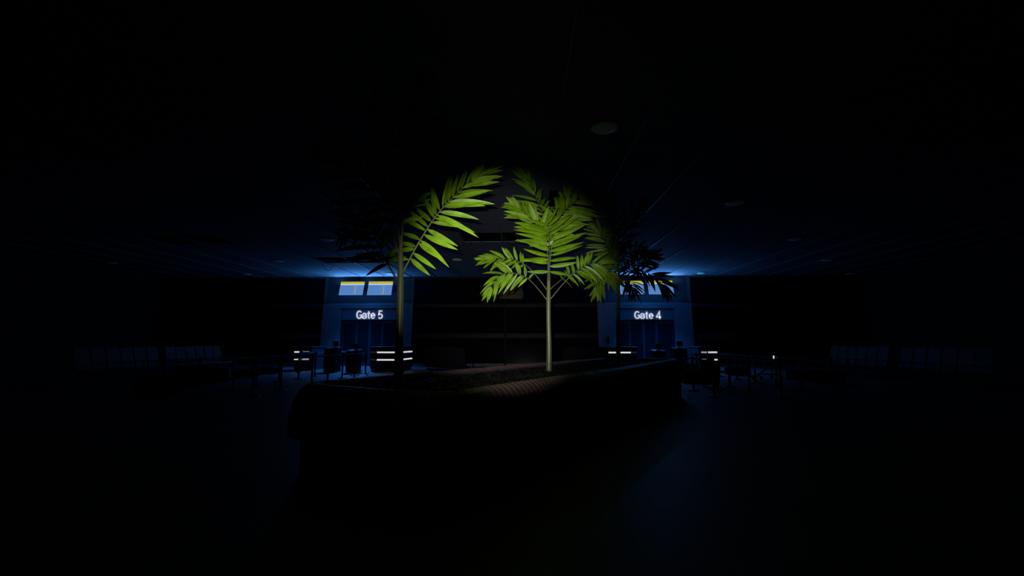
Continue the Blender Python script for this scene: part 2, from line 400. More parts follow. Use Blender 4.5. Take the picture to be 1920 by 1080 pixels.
cable([(tx0-.75*tile, ty0+.3, H+.3), (tx0-.74*tile, ty0+.3, H-.1), (tx0-.75*tile, ty0+.32, H-.38)], 'short cable end hanging from the left of the hole above the middle palm')
rg = random.Random(3)
def scrap(cx, cy, w, dd, label, drop):
    mb = MB()
    n = 9; poly = []
    for i in range(n): a = 2*PI*i/n; poly.append((w*.5*math.cos(a)*rg.uniform(.55, 1.0), dd*.5*math.sin(a)*rg.uniform(.5, 1.0)))
    mb.prism(poly, -.012, .012)
    t = thing('broken_panel', label, 'ceiling panel', (cx, cy, H-drop), 0, 'torn pieces hanging in the ceiling holes')
    o = mb.build('panel_piece', M['fabric'], t); o.rotation_euler = (rg.uniform(-.12, .12), rg.uniform(-.10, .10), rg.uniform(-.2, .2))
    for sx in (-.18, .18): MB().tube([(sx*w, 0, .0), (sx*w+.02, .03, .3), (sx*w, 0, .552+drop)], .006, 6).build('hanger_wire', M['cable'], t)
for i, fx in enumerate((-5.6, -5.02, -4.5, -3.98, -3.4)):
    scrap(tx0+fx*tile, yh+td*.45, .70, .6, 'torn dark scrap in the hole near Gate 5, %s from the left' % ORD[i], .03+.05*(i % 2))
for i, fx in enumerate((-8.45, -7.55)):
    scrap(tx0+fx*tile, ty0+td*.5, 1.0, .6, 'torn dark scrap in the far left ceiling hole, %s' % ('left piece' if i == 0 else 'right piece'), .05)
scrap(tx0+1.5*tile, ty0-2.5*td, 1.0, .7, 'torn dark scrap in the ceiling hole behind the middle palm top', .05)

# ------------------------------------------------------------------ planter with three palms
p0 = Vector((-1.64, 5.20*F/960)); p1 = Vector((3.12, 14.3*F/960)); ax = (p1-p0).normalized(); nr = Vector((ax.y, -ax.x))
pc = (p0+p1)/2; HL = (p1-p0).length/2+.0; HWD = .94; RIM_Z = .90; SOIL_Z = .86
def outline(off, n=10, r0=.35):
    # closed rounded rectangle, list of (point, outward normal)
    hl, hw, r = HL-.0, HWD, r0
    pts = []
    def add(px, py, nx, ny): pts.append((Vector((px+nx*off, py+ny*off)), Vector((nx, ny))))
    step = .1
    L = 2*(hl-r); W = 2*(hw-r)
    k = int(L/step); kw = int(W/step)
    for i in range(k+1): add(-hl+r+L*i/k, -hw, 0, -1)
    for i in range(1, n): a = -PI/2+PI/2*i/n; add(hl-r+r*math.cos(a), -hw+r+r*math.sin(a), math.cos(a), math.sin(a))
    for i in range(kw+1): add(hl, -hw+r+W*i/kw, 1, 0)
    for i in range(1, n): a = PI/2*i/n; add(hl-r+r*math.cos(a), hw-r+r*math.sin(a), math.cos(a), math.sin(a))
    for i in range(k+1): add(hl-r-L*i/k, hw, 0, 1)
    for i in range(1, n): a = PI/2+PI/2*i/n; add(-hl+r+r*math.cos(a), hw-r+r*math.sin(a), math.cos(a), math.sin(a))
    for i in range(kw+1): add(-hl, hw-r-W*i/kw, -1, 0)
    for i in range(1, n): a = PI+PI/2*i/n; add(-hl+r+r*math.cos(a), -hw+r+r*math.sin(a), math.cos(a), math.sin(a))
    return pts
# local frame of planter: x along its length, y to its left
prot = math.atan2(ax.y, ax.x)
planter = thing('planter', 'long rounded planter with curved wooden slat rim holding three palms', 'planter', (pc.x, pc.y, 0), prot)
prof = [(-.03, .84), (-.03, .905), (.02, .93), (.09, .932), (.155, .905), (.205, .855), (.24, .79), (.265, .70), (.285, .60), (.295, .50), (.295, .42), (.22, .40)]
base = outline(0)
def sweep(profile, out, name, m, closed=True, skip=None, smooth=True):
    vs = []; fs = []; n = len(out); k = len(profile)
    for p, nv in out:
        for o, z in profile: vs.append((p.x+nv.x*o, p.y+nv.y*o, z))
    for i in range(n):
        j = (i+1) % n
        for q in range(k-1): fs.append((i*k+q, j*k+q, j*k+q+1, i*k+q+1))
    return MB().add(vs, fs).build(name, m, planter, smooth=smooth)
sweep(prof[2:], base, 'rim_core', M['groove'])
sweep([(-.03, .84), (-.03, .905), (-.02, .922), (.02, .93)], base, 'liner', M['liner'])
sweep([(.18, .41), (.16, .0)], base, 'plinth', M['plinth'])
vs = []; fs = []
for i in range(len(base)):
    (pa, na), (pb, nb) = base[i], base[(i+1) % len(base)]
    if (pb-pa).length < 1e-4: continue
    u0, u1 = .27, 1.0
    if i % 29 in (0, 1): u0 = 0.0                                # the odd wide board between the slats
    if i < 3: u0 = 0.0
    A0, N0 = pa.lerp(pb, u0), na.lerp(nb, u0).normalized(); A1, N1 = pa.lerp(pb, u1), na.lerp(nb, u1).normalized()
    o = len(vs)
    for p, nv in ((A0, N0), (A1, N1)):
        for q in range(1, len(prof)-1):
            ofs, z = prof[q]; dq = Vector((prof[q+1][0]-prof[q-1][0], prof[q+1][1]-prof[q-1][1])).normalized(); nn = Vector((-dq.y, dq.x))
            vs.append((p.x+nv.x*(ofs+nn.x*.012), p.y+nv.y*(ofs+nn.x*.012), z+nn.y*.012))
        for q in range(len(prof)-2, 0, -1):
            ofs, z = prof[q]; vs.append((p.x+nv.x*(ofs-.004), p.y+nv.y*(ofs-.004), z-.004))
    m2 = 2*(len(prof)-2)
    for q in range(m2): fs.append((o+q, o+(q+1) % m2, o+m2+(q+1) % m2, o+m2+q))
    fs.append(tuple(o+q for q in range(m2-1, -1, -1))); fs.append(tuple(o+m2+q for q in range(m2)))
MB().add(vs, fs).build('slats', M['wood'], planter)
# soil: a gently lumpy sheet
sb = MB(); nx, ny = 120, 28; rs = random.Random(5); vs = []; fs = []
for i in range(nx+1):
    for j in range(ny+1):
        x = -HL+.02+(2*HL-.04)*i/nx; y = -HWD+.02+(2*HWD-.04)*j/ny
        vs.append((x, y, SOIL_Z+rs.uniform(-.012, .012)+(.03 if 0 < j < ny else 0)*math.sin(i*.7)*math.sin(j*1.1)*.3))
for i in range(nx):
    for j in range(ny): a = i*(ny+1)+j; fs.append((a, a+ny+1, a+ny+2, a+1))
sb.add(vs, fs).build('soil', M['soil'], planter, smooth=False)

mu = MB(); rm = random.Random(11)
for i in range(5200):
    x = rm.uniform(-HL+.08, HL-.08); y = rm.uniform(-HWD+.06, HWD-.06)
    if min(HL-abs(x), HWD-abs(y)) < .12 and rm.random() < .6: continue
    a = rm.uniform(0, PI); ln = rm.uniform(.025, .08); w = rm.uniform(.008, .02); ti = rm.uniform(-.7, .7)
    u = Vector((math.cos(a), math.sin(a), rm.uniform(-.25, .25)))*ln; v = Vector((-math.sin(a)*math.cos(ti), math.cos(a)*math.cos(ti), math.sin(ti)))*w
    c_ = Vector((x, y, SOIL_Z+rm.uniform(.002, .022)))
    mu.add([c_-u-v, c_+u-v*.6, c_+u*.9+v, c_-u*.8+v], [(0, 1, 2, 3)])
mo = mu.build('bark_mulch', M['mulch'], planter, fix=False); mo['kind'] = 'stuff'

def smooth_path(pts, n):
    P = [pts[0]+(pts[0]-pts[1])]+list(pts)+[pts[-1]+(pts[-1]-pts[-2])]; out = []
    m = len(pts)-1
    for i in range(n+1):
        u = i/n*m; k = min(int(u), m-1); t = u-k; a, b, c, dd = P[k], P[k+1], P[k+2], P[k+3]
        out.append(.5*((2*b)+(c-a)*t+(2*a-5*b+4*c-dd)*t*t+(3*b-a-3*c+dd)*t**3))
    return out
def frond(palm, D, pts, seed, npair=17, L=.46, start=.22, sr=(1, .05), sl=(-1, .05), a0=95, a1=22, droop=.10, wid=.064, rr=.011, lmin=.35, tip=.55):
    rg = random.Random(seed)
    P = smooth_path([A(p[0], p[1], D+(p[2] if len(p) > 2 else 0))-palm.location for p in pts], 40)
    N = len(P)-1
    rb = MB().tube(P, [rr*(1-.75*i/N) for i in range(N+1)], 6)
    vs = []; fs = []
    yv = Vector((0, 1, 0))
    def leaf(base, dirv, nrm, ln, w, dr):
        seg = 7; o = len(vs); wv = dirv.cross(nrm).normalized(); nrm = wv.cross(dirv).normalized(); bend = rg.uniform(-.10, .10)
        for i in range(seg+1):
            u = i/seg
            c = base+dirv*ln*u+Vector((0, 0, -dr*ln*u*u))+wv*bend*ln*u*u
            hw = w*.5*max(.02, (max(0, math.sin(PI*min(1, u**.75)))**.8))*(1 if u < .999 else 0)+.0015
            vs.append(c-wv*hw+nrm*hw*.22); vs.append(c); vs.append(c+wv*hw+nrm*hw*.22)
        for i in range(seg):
            for k in (0, 1): fs.append((o+i*3+k, o+i*3+k+1, o+i*3+k+4, o+i*3+k+3))
    for i in range(npair):
        for side, s in ((1, sr), (-1, sl)):
            u = start+(1-start)*(i+rg.uniform(-.35, .35))/(npair-1); u = max(start*.9, min(1, u)); k = min(int(u*N), N-1)
            B = P[k].lerp(P[k+1], u*N-k); T = (P[k+1]-P[k]).normalized()
            q = Vector((T.z, 0, -T.x)); q = q.normalized() if q.length > .05 else Vector((1, 0, 0))
            v = max(0.0, (u-start)/(1-start)); a = math.radians(a0+(a1-a0)*v**.8+rg.uniform(-9, 9))
            sv = (q*s[0]+yv*s[1]).normalized()
            dv = (T*math.cos(a)+sv*math.sin(a)+Vector((rg.uniform(-.08, .08), rg.uniform(-.18, .18), rg.uniform(-.08, .08)))).normalized()
            nrm = T.cross(dv)
            if nrm.y > 0: nrm = -nrm
            nrm = (nrm.normalized()+Vector((rg.uniform(-.35, .35), rg.uniform(-.25, .1), rg.uniform(-.35, .45)))).normalized()
            prof_l = lmin+(1-lmin)*max(0, math.sin(PI*min(1, .12+v*.80)))**.9
            if v > .6: prof_l = max(prof_l, tip)
            ln = L*prof_l*rg.uniform(.82, 1.1)
            leaf(B, dv, nrm, ln, wid*(.6+.4*prof_l)*rg.uniform(.8, 1.1), droop*rg.uniform(.3, 1.5))
    fo = MB().add(vs, fs).build('frond', M['leaf'], palm, smooth=False, fix=False)
    rb.build('rachis', M['rachis'], fo, smooth=True)
    return fo
def trunk(palm, D, pts, rads):
    P = [A(x, y, D)-palm.location for x, y in pts]
    P[0].z = -.02
    Q = smooth_path(P, 44); R = []
    for i in range(len(Q)):
        u = i/(len(Q)-1)*(len(rads)-1); k = min(int(u), len(rads)-2); R.append(rads[k]+(rads[k+1]-rads[k])*(u-k))
    MB().tube(Q, R, 18).build('trunk', M['trunk'], palm, smooth=True)
    for i in (3, 10, 16, 22, 27, 32):
        mb = MB(); a, b = Q[i], Q[i+1]; ti = (b-a).normalized()*.012
        mb.tube([a-ti*.35, a+ti*.35], R[i]+.0015, 18).build('leaf_scar', M['scar'], palm, smooth=True)

# middle palm
def palm_at(px, Dg, label):
    g0 = A(px, 640, Dg); return thing('potted_palm', label, 'palm', (g0.x, Dg, SOIL_Z))
DM = G(1029, 697, SOIL_Z).y
pm = palm_at(1029, DM, 'bright green palm lit by the torch, middle one of three in the planter')
trunk(pm, DM, [(1029, 697), (1029.5, 650), (1028.5, 600), (1028.5, 560), (1029, 520), (1029.5, 490)], [.058, .046, .040, .040, .030, .014])
c = lambda *a, **k: frond(pm, DM, *a, **k)
c([(1026, 563, 0), (1004, 536, .05), (986, 520, .1), (962, 512, .1), (938, 517, .0), (918, 545, -.1)], 1, npair=12, L=.40, start=.36, a0=75, a1=15, droop=.2)
c([(1026, 544, 0), (1003, 514, .1), (985, 497, .2), (960, 486, .3), (930, 484, .3), (908, 486, .3)], 2, npair=12, L=.36, start=.42, sr=(.8, -.5), sl=(-.6, .6), a0=60, a1=14, droop=.15)
c([(1032, 561, 0), (1058, 530, .0), (1083, 507, .0), (1108, 494, .05), (1135, 500, .05), (1156, 527, .0)], 3, npair=13, L=.44, start=.34, a0=70, a1=18, droop=.22)
c([(1032, 542, 0), (1048, 528, .2), (1068, 514, .45), (1095, 508, .7), (1122, 520, .9)], 4, npair=10, L=.34, start=.35, a0=70, a1=25, droop=.3)
c([(1030, 505, 0), (1036, 450, -.05), (1043, 418, -.1), (1058, 396, -.1), (1080, 378, -.05), (1104, 362, .0)], 5, npair=16, L=.66, start=.25, sr=(1, -.1), sl=(-.75, .5), a0=78, a1=20, droop=.12, wid=.086)
c([(1028, 505, 0), (1025, 455, .0), (1018, 410, .05), (1006, 372, .1), (992, 340, .15), (981, 322, .2)], 6, npair=16, L=.52, start=.28, sr=(.6, .7), sl=(-1, -.1), a0=70, a1=14, droop=.12, wid=.075)
c([(1028, 515, 0), (1026, 470, -.15), (1018, 440, -.3), (1003, 418, -.4), (985, 402, -.45), (968, 388, -.5)], 7, npair=14, L=.50, start=.26, sr=(.9, .3), sl=(-1, -.2), a0=66, a1=12, droop=.10, wid=.080)
c([(1029, 530, 0), (1030, 490, -.25), (1030, 462, -.5), (1029, 440, -.75), (1026, 420, -1.0)], 8, npair=14, L=.66, start=.14, a0=84, a1=38, droop=.06, wid=.088, lmin=.42)
c([(1030, 500, 0), (1036, 460, .2), (1046, 420, .5), (1058, 385, .8), (1068, 352, 1.0)], 9, npair=14, L=.46, start=.3, a0=60, a1=18)
# left palm
DL = 5.7*F/960
pl = palm_at(748.5, DL, 'nearest palm at left, dark with one lit frond, in the planter')
trunk(pl, DL, [(747.5, 724), (748.5, 650), (750, 580), (751, 520), (751, 480), (752, 440)], [.058, .046, .040, .034, .030, .014])
l = lambda *a, **k: frond(pl, DL, *a, **k)
l([(755, 512, 0), (779, 465.5, 0), (804, 424.5, 0), (824, 397, 0), (846, 374, 0), (876, 345, .05), (904, 326, .1)], 11, npair=21, L=.53, start=.10, sr=(1, -.1), sl=(-.85, .5), a0=108, a1=14, droop=.05, wid=.062, lmin=.30, tip=.45)
l([(744, 524, 0), (727, 495, 0), (713, 467, 0), (700, 442, 0), (680, 410, .05), (650, 382, .1)], 12, npair=11, L=.50, start=.22, sr=(.6, .8), sl=(-1, 0), a0=75, a1=22, droop=.08)
l([(748, 490, 0), (730, 466, .2), (712, 446, .4), (690, 432, .6), (660, 430, .8), (640, 440, 1.0)], 13, npair=9, L=.40, start=.35, a0=70, a1=22, droop=.15)
l([(750, 470, 0), (745, 400, .0), (734, 320, .05), (718, 240, .1), (700, 185, .2)], 14, npair=17, L=.50, start=.2, a0=70, a1=18)
l([(752, 470, 0), (758, 380, .0), (772, 270, .0), (784, 200, .0), (790, 150, .05)], 15, npair=17, L=.50, start=.2, a0=70, a1=18)
l([(749, 480, 0), (722, 400, -.1), (684, 335, -.15), (640, 292, -.2), (600, 280, -.2)], 16, npair=17, L=.50, start=.2, a0=70, a1=20, droop=.15)
l([(752, 470, 0), (760, 400, .3), (785, 330, .7), (815, 280, 1.0), (850, 255, 1.2)], 17, npair=15, L=.46, start=.2, a0=70, a1=20)
# right palm
DR = 12.0*F/960
pr = palm_at(1159, DR, 'farthest palm at right, mostly dark against the Gate 4 screens')
trunk(pr, DR, [(1159, 686), (1159.5, 640), (1159, 600), (1159.5, 560), (1160, 520), (1160, 495)], [.056, .046, .040, .036, .030, .014])
r = lambda *a, **k: frond(pr, DR, *a, **k)
r([(1161, 535, 0), (1178, 508, 0), (1202, 490, 0), (1226, 478, 0)], 21, npair=13, L=.48, start=.25, a0=70, a1=15, droop=.15)
r([(1161, 528, 0), (1188, 510, -.1), (1216, 512, -.1), (1238, 528, -.1), (1252, 545, -.1)], 22, npair=14, L=.46, start=.25, a0=60, a1=14, droop=.2)
r([(1158, 520, 0), (1146, 480, 0), (1132, 448, 0), (1116, 424, 0)], 23, npair=16, L=.58, start=.2, sr=(.8, .4), a0=80, a1=16)
r([(1158, 535, 0), (1144, 515, -.1), (1130, 520, -.15), (1120, 548, -.2)], 24, npair=13, L=.44, start=.25, a0=70, a1=16, droop=.2)
r([(1160, 505, 0), (1166, 455, 0), (1180, 412, 0), (1202, 385, 0)], 25, npair=15, L=.55, start=.2, a0=75, a1=16)
r([(1159, 505, 0), (1155, 445, .1), (1148, 405, .1), (1138, 372, .1)], 26, npair=15, L=.55, start=.2, a0=75, a1=16)
r([(1160, 520, 0), (1172, 484, .2), (1192, 466, .4), (1212, 472, .5)], 27, npair=13, L=.46, start=.25, a0=70, a1=16, droop=.2)
r([(1159, 530, 0), (1152, 500, -.3), (1146, 478, -.6), (1140, 465, -.9)], 28, npair=16, L=.56, start=.12, a0=85, a1=40)
r([(1160, 535, 0), (1172, 525, -.3), (1182, 528, -.5), (1190, 548, -.7)], 29, npair=13, L=.42, start=.2, a0=70, a1=25, droop=.25)

# ------------------------------------------------------------------ gate desks with light strips
def desk(name_label, poly, loc, strips, rotz=0, zt=1.15):
    t = thing('gate_desk', name_label, 'desk', loc, rotz)
    MB().prism(poly, .12, zt-.05).build('desk_body', M['counter'], t)
    cx = sum(p[0] for p in poly)/len(poly); cy = sum(p[1] for p in poly)/len(poly)
    MB().prism([(cx+(x-cx)*.95, cy+(y-cy)*.95) for x, y in poly], 0, .12).build('plinth', M['stone'], t)
    MB().prism([(cx+(x-cx)*1.05, cy+(y-cy)*1.05) for x, y in poly], zt-.05, zt).build('worktop', M['countertop'], t, bevel=.008)
    for (xa, ya), (xb, yb), z, m in strips:
        a = Vector((xa, ya)); b = Vector((xb, yb)); n = Vector((b.y-a.y, a.x-b.x)).normalized()*.014
        if n.y > 0 and abs(n.y) > abs(n.x): n = -n
        MB().prism([(a.x+n.x, a.y+n.y), (b.x+n.x, b.y+n.y), (b.x-n.x, b.y-n.y), (a.x-n.x, a.y-n.y)], z-.033, z+.033).build('light_strip', M[m], t)
    return t
def desk_inner(mirror, label):
    # the desk nearer the middle of the hall; mirror=1 for gate 5, -1 for gate 4
    yb = Dof(697.5)
    if mirror == 1: xs_ = [A(x, 660, yb).x for x in (690, 706, 748)]
    else: xs_ = [A(x, 660, yb).x for x in (1198, 1184, 1137)]
    back = Dof(697.5)+2.0
    bx = A(773.5 if mirror == 1 else 1122, 660, back).x
    x0 = xs_[2]
    q = lambda x: x-x0
    poly = [(q(xs_[0]), .35), (q(xs_[1]), 0), (q(xs_[2])-.12*mirror, 0), (0, .10), (bx-x0, 2.0), (q(xs_[0]), 2.0)]
    st = []
    for z in (.89, .545):
        st.append(((q(xs_[0])+.03*mirror, .33), (q(xs_[1])-.03*mirror, .02), z, 'ledfaint'))
        st.append(((q(xs_[1])+.03*mirror, 0), (q(xs_[2])-.10*mirror, 0), z, 'led'))
        st.append((((bx-x0)*.04, .16), ((bx-x0)*.97, 1.93), z, 'led'))
    desk(label, poly, (x0, yb, 0), st)
desk_inner(1, 'dark gate desk with bright white light strips, right of the Gate 5 doors')
desk_inner(-1, 'dark gate desk with white light strips, left of the Gate 4 doors')
def desk_outer(mirror, label, mon):
    yb = Dof(696)
    xa, xm, xe = [A(x, 660, yb).x for x in ((549.5, 566, 584) if mirror == 1 else (1347, 1326.5, 1311))]
    q = lambda x: x-xm
    poly = [(q(xa), .12), (0, 0), (q(xe), .06), (q(xe), 1.6), (q(xa), 1.6)]
    st = []
    for z in (.89, .545):
        st.append(((q(xa)*.97, .12*.97), (q(xa)*.06, .01), z, 'led'))
        st.append(((q(xe)*.08, .004), (q(xe)*.72, .04), z, 'leddim'))
    desk(label, poly, (xm, yb, 0), st)
    t = thing('desk_monitor', mon, 'monitor', (xm-.1*mirror, yb+.6, 1.15))
    MB().lathe([(.10, 0), (.10, .015), (.02, .02)], 16).build('base', M['black'], t)
    MB().box(-.02, .02, .0, .03, .01, .15).build('stand', M['black'], t)
    MB().box(-.20, .20, -.025, .005, .13, .46).build('screen_housing', M['black'], t, bevel=.008)
desk_outer(1, 'dark gate desk with broken light strips, left of the Gate 5 doors', 'black monitor on the desk left of the Gate 5 doors')
desk_outer(-1, 'dark gate desk with white light strip, right of the Gate 4 doors', 'black monitor on the desk right of the Gate 4 doors')

# boarding podiums with small screens
def podium(pxa, pxb, pyb, ztop, label, mlabel):
    y = Dof(pyb); xa, xb = A(pxa, 660, y).x, A(pxb, 660, y).x; w = xb-xa
    t = thing('boarding_podium', label, 'podium', ((xa+xb)/2, y+.35, 0))
    MB().box(-w/2, w/2, -.35, .35, .03, ztop-.06).build('podium_body', M['black'], t, bevel=.015)
    MB().box(-w/2+.03, w/2-.03, -.3, .3, 0, .03).build('plinth', M['post'], t)
    mb = MB(); mb.add([(-w/2-.02, -.38, ztop-.06), (w/2+.02, -.38, ztop-.06), (w/2+.02, .38, ztop-.06), (-w/2-.02, .38, ztop-.06), (-w/2-.02, -.38, ztop-.035), (w/2+.02, -.38, ztop-.035), (w/2+.02, .38, ztop+.0), (-w/2-.02, .38, ztop+.0)],
                      [(0,3,2,1),(4,5,6,7),(0,1,5,4),(1,2,6,5),(2,3,7,6),(3,0,4,7)]); mb.build('sloped_top', M['countertop'], t)
    MB().box(-w*.2, w*.2, -.362, -.348, ztop-.32, ztop-.16).build('ticket_reader', M['post'], t)
    s = thing('small_monitor', mlabel, 'monitor', ((xa+xb)/2+.08, y+.45, ztop-.008))
    MB().box(-.09, .09, -.07, .07, 0, .015).build('base', M['black'], s)
    MB().box(-.02, .02, .0, .03, .01, .10).build('stand', M['black'], s)
    MB().box(-.14, .14, -.02, .01, .07, .29).build('screen_housing', M['black'], s, bevel=.006)
podium(607.5, 629, 698.6, 1.12, 'taller black boarding podium in front of the Gate 5 door jamb', 'small monitor on the taller podium under the Gate 5 sign')
podium(649, 668, 699.2, 1.02, 'shorter black podium in front of the middle of the Gate 5 doors', 'small monitor on the shorter podium at the Gate 5 glass doors')
podium(1267, 1289, 698.6, 1.12, 'black boarding podium against the lit pier right of the Gate 4 doors', 'small monitor seen against the right door jamb of Gate 4')
podium(1228, 1247, 699.2, 1.02, 'black podium behind the planter rim, below the number 4 of the sign', 'small monitor behind the planter, below the number 4 of the sign')

# ------------------------------------------------------------------ queue posts and belts
post_base = MB().lathe([(.175, 0), (.175, .012), (.15, .03), (.05, .045)], 24)
post_pole = MB().lathe([(.032, .04), (.032, .86)], 14)
post_head = MB().lathe([(.034, .855), (.044, .865), (.044, .965), (.034, .98)], 16)
proto = None
def qpost(x, y, label, nxt=None, group=None, rot=None):
    global proto
    if proto is None:
        proto = thing('queue_post', label, 'queue post', (x, y, 0), 0, group)
        post_base.build('base', M['post'], proto, smooth=False); post_pole.build('pole', M['post'], proto, smooth=True); post_head.build('head', M['post'], proto, smooth=False)
        t = proto
    else:
        t = proto.copy(); COL.objects.link(t); t.location = (x, y, 0); t['label'] = label
        if group: t['group'] = group
        for ch in proto.children:
            if ch.name.split('.')[0] == 'belt': continue
            c = ch.copy(); COL.objects.link(c); c.parent = t
    if nxt:
        v = Vector((nxt[0]-x, nxt[1]-y)); n = Vector((-v.y, v.x)).normalized()*.004; u = v.normalized()
        a = u*.040; b = v-u*.050
        vs = []; K = 8
        for i in range(K+1):
            p = a.lerp(b, i/K); dz = -.02*math.sin(PI*i/K)
            vs += [(p.x-n.x, p.y-n.y, .885+dz), (p.x+n.x, p.y+n.y, .885+dz), (p.x+n.x, p.y+n.y, .94+dz), (p.x-n.x, p.y-n.y, .94+dz)]
        fs = [(0,1,2,3), (K*4+3, K*4+2, K*4+1, K*4)]
        for i in range(K):
            o = i*4
            for k in range(4): fs.append((o+k, o+4+k, o+4+(k+1) % 4, o+(k+1) % 4))
        bo = MB().add(vs, fs).build('belt', M['belt'], t)
    return t
def lane(pts, where):
    for i, (x, y) in enumerate(pts):
        qpost(x, y, 'black queue post, %s from the camera in the %s' % (ORD[i], where), pts[i+1] if i+1 < len(pts) else None, 'queue posts of the gate lanes')
K = F/960
lane([(-8.55, y*K) for y in (11.94, 13.3, 14.9, 16.2, 17.7, 19.2, 20.7)], 'outer belt line to Gate 5')
lane([(-7.05, y*K) for y in (13.2, 14.7, 16.85, 18.2, 19.65, 21.1, 22.5)], 'inner belt line to Gate 5')
lane([(-10.2, 23.0*K), (-9.0, 24.6*K), (-7.9, 24.3*K)], 'far line before the podiums')
lane([(6.23, y*K) for y in (13.0, 14.8, 16.2, 17.7, 19.2, 20.6)], 'inner belt line to Gate 4')
lane([(7.7, y*K) for y in (13.4, 14.9, 16.3, 17.8, 19.3, 21.0)], 'outer belt line to Gate 4')
lane([(4.75, y*K) for y in (13.4, 15.0, 16.6)], 'line beside the planter end')
# one post of the right lane with a lit white tag
for o in list(COL.objects):
    if o.type == 'EMPTY' and o.get('label', '').startswith('black queue post, third from the camera in the outer belt line to Gate 4'):
        MB().box(-.053, -.043, -.030, .030, .87, .96).build('white_tag', M['led'], o); o['label'] = 'black queue post with a small glowing white tag, right of the Gate 4 lane'
# fallen post leaning on a case
fp = A(1413, 700, Dof(715))
tp = proto.copy(); COL.objects.link(tp); tp.location = (fp.x, fp.y, .10); tp.rotation_euler = (math.radians(35), math.radians(32), .3)
tp['label'] = 'black queue post tipped over among the luggage in the Gate 4 lane'; tp['group'] = 'queue posts of the gate lanes'
for ch in list(proto.children):
    if ch.name.split('.')[0] == 'belt': continue
    c = ch.copy(); COL.objects.link(c); c.parent = tp

# ------------------------------------------------------------------ luggage
def suitcase(px, pyb, w, dd, h, label, rotz=0, lying=False):
    y = Dof(pyb); x = A(px, 660, y).x
    t = thing('suitcase', label, 'suitcase', (x, y+dd*.5*abs(math.cos(rotz)), 0), rotz, 'luggage left on the floor')
    zb = .055
    if not lying:
        MB().box(-w/2, w/2, -dd/2, dd/2, zb, h).build('shell', M['fabric'], t, bevel=.05, seg=3, smooth=False)
        for sx in (-1, 1):
            for sy in (-1, 1): MB().tube([(sx*(w/2-.06)-.015, sy*(dd/2-.06), .03), (sx*(w/2-.06)+.015, sy*(dd/2-.06), .03)], .030, 12).build('wheel', M['black'], t)
        MB().tube([(-.10, 0, h-.01), (-.10, 0, h+.04), (.10, 0, h+.04), (.10, 0, h-.01)], .012).build('handle', M['black'], t)
        mb = MB()
        for k in range(4): xx = -w*.3+w*.6*k/3; mb.box(xx-.012, xx+.012, -dd/2-.008, -dd/2+.01, zb+.1, h-.1)
        mb.build('rib', M['fabric'], t)
    else:
        MB().box(-w/2, w/2, -dd/2, dd/2, .012, h).build('shell', M['fabric'], t, bevel=.05, seg=3)
        for sy in (-1, 1): MB().tube([(w/2-.005, sy*(dd/2-.08), .07), (w/2+.035, sy*(dd/2-.08), .07)], .03, 12).build('wheel', M['black'], t)
        MB().tube([(-.10, -dd/2+.01, h*.5), (-.10, -dd/2-.04, h*.5), (.10, -dd/2-.04, h*.5), (.10, -dd/2+.01, h*.5)], .012).build('handle', M['black'], t)
        MB().box(-w/2+.02, w/2-.02, -dd/2-.004, dd/2+.004, h*.5-.006, h*.5+.006).build('zip', M['post'], t)
suitcase(1333, 724, .50, .28, .80, 'black upright suitcase standing in front of the Gate 4 right desk', .1)
suitcase(1386, 703, .90, .5, .36, 'black suitcase lying flat behind the bright blue belt of the Gate 4 lane', .05, True)
suitcase(1300, 716, .80, .5, .42, 'black suitcase lying just right of the planter end, by Gate 4', -.2, True)
suitcase(1296, 704, .6, .35, .5, 'dark suitcase behind the lying one near the planter end', .35, False)
suitcase(1507, 712, .85, .5, .36, 'black suitcase lying in front of the far right seats, left of two', .05, True)
suitcase(1556, 718, .90, .5, .42, 'black suitcase lying in front of the far right seats, right of two', -.08, True)
suitcase(350, 728, .75, .4, .62, 'tall dark suitcase below the left seat rows, behind the belt', .05)
suitcase(288, 747, .90, .55, .48, 'nearest black suitcase lying at left, in front of the seat rows', .1, True)
suitcase(397, 719, .80, .45, .46, 'black suitcase lying right of the tall one under the left belt', -.05, True)
suitcase(455, 710, .85, .5, .34, 'flat black suitcase between the queue posts left of Gate 5', .1, True)
suitcase(500, 703, .75, .45, .30, 'farthest flat suitcase by the left Gate 5 desk', -.15, True)

# luggage trolley in the right lane
y = Dof(712); x = A(1452, 660, y).x
t = thing('luggage_trolley', 'black luggage trolley standing in the Gate 4 queue lane at right', 'trolley', (x, y+.4, 0), -1.25)
fr = MB()
for sx in (-.24, .24): fr.tube([(sx, .35, .95), (sx, .33, .16), (sx*.75, -.45, .20)], .016)
fr.tube([(-.24, .35, .95), (.24, .35, .95)], .018); fr.tube([(-.24, .33, .45), (.24, .33, .45)], .012); fr.tube([(-.18, -.45, .20), (.18, -.45, .20)], .014)
fr.build('frame', M['post'], t)
db = MB()
for k in range(5): yy = -.40+k*.17; db.box(-.21, .21, yy-.02, yy+.02, .19, .205)
db.build('deck', M['post'], t)
for wx, wy in ((-.22, .30), (.22, .30), (0, -.42)): MB().tube([(wx-.02, wy, .07), (wx+.02, wy, .07)], .07, 14).build('wheel', M['black'], t)

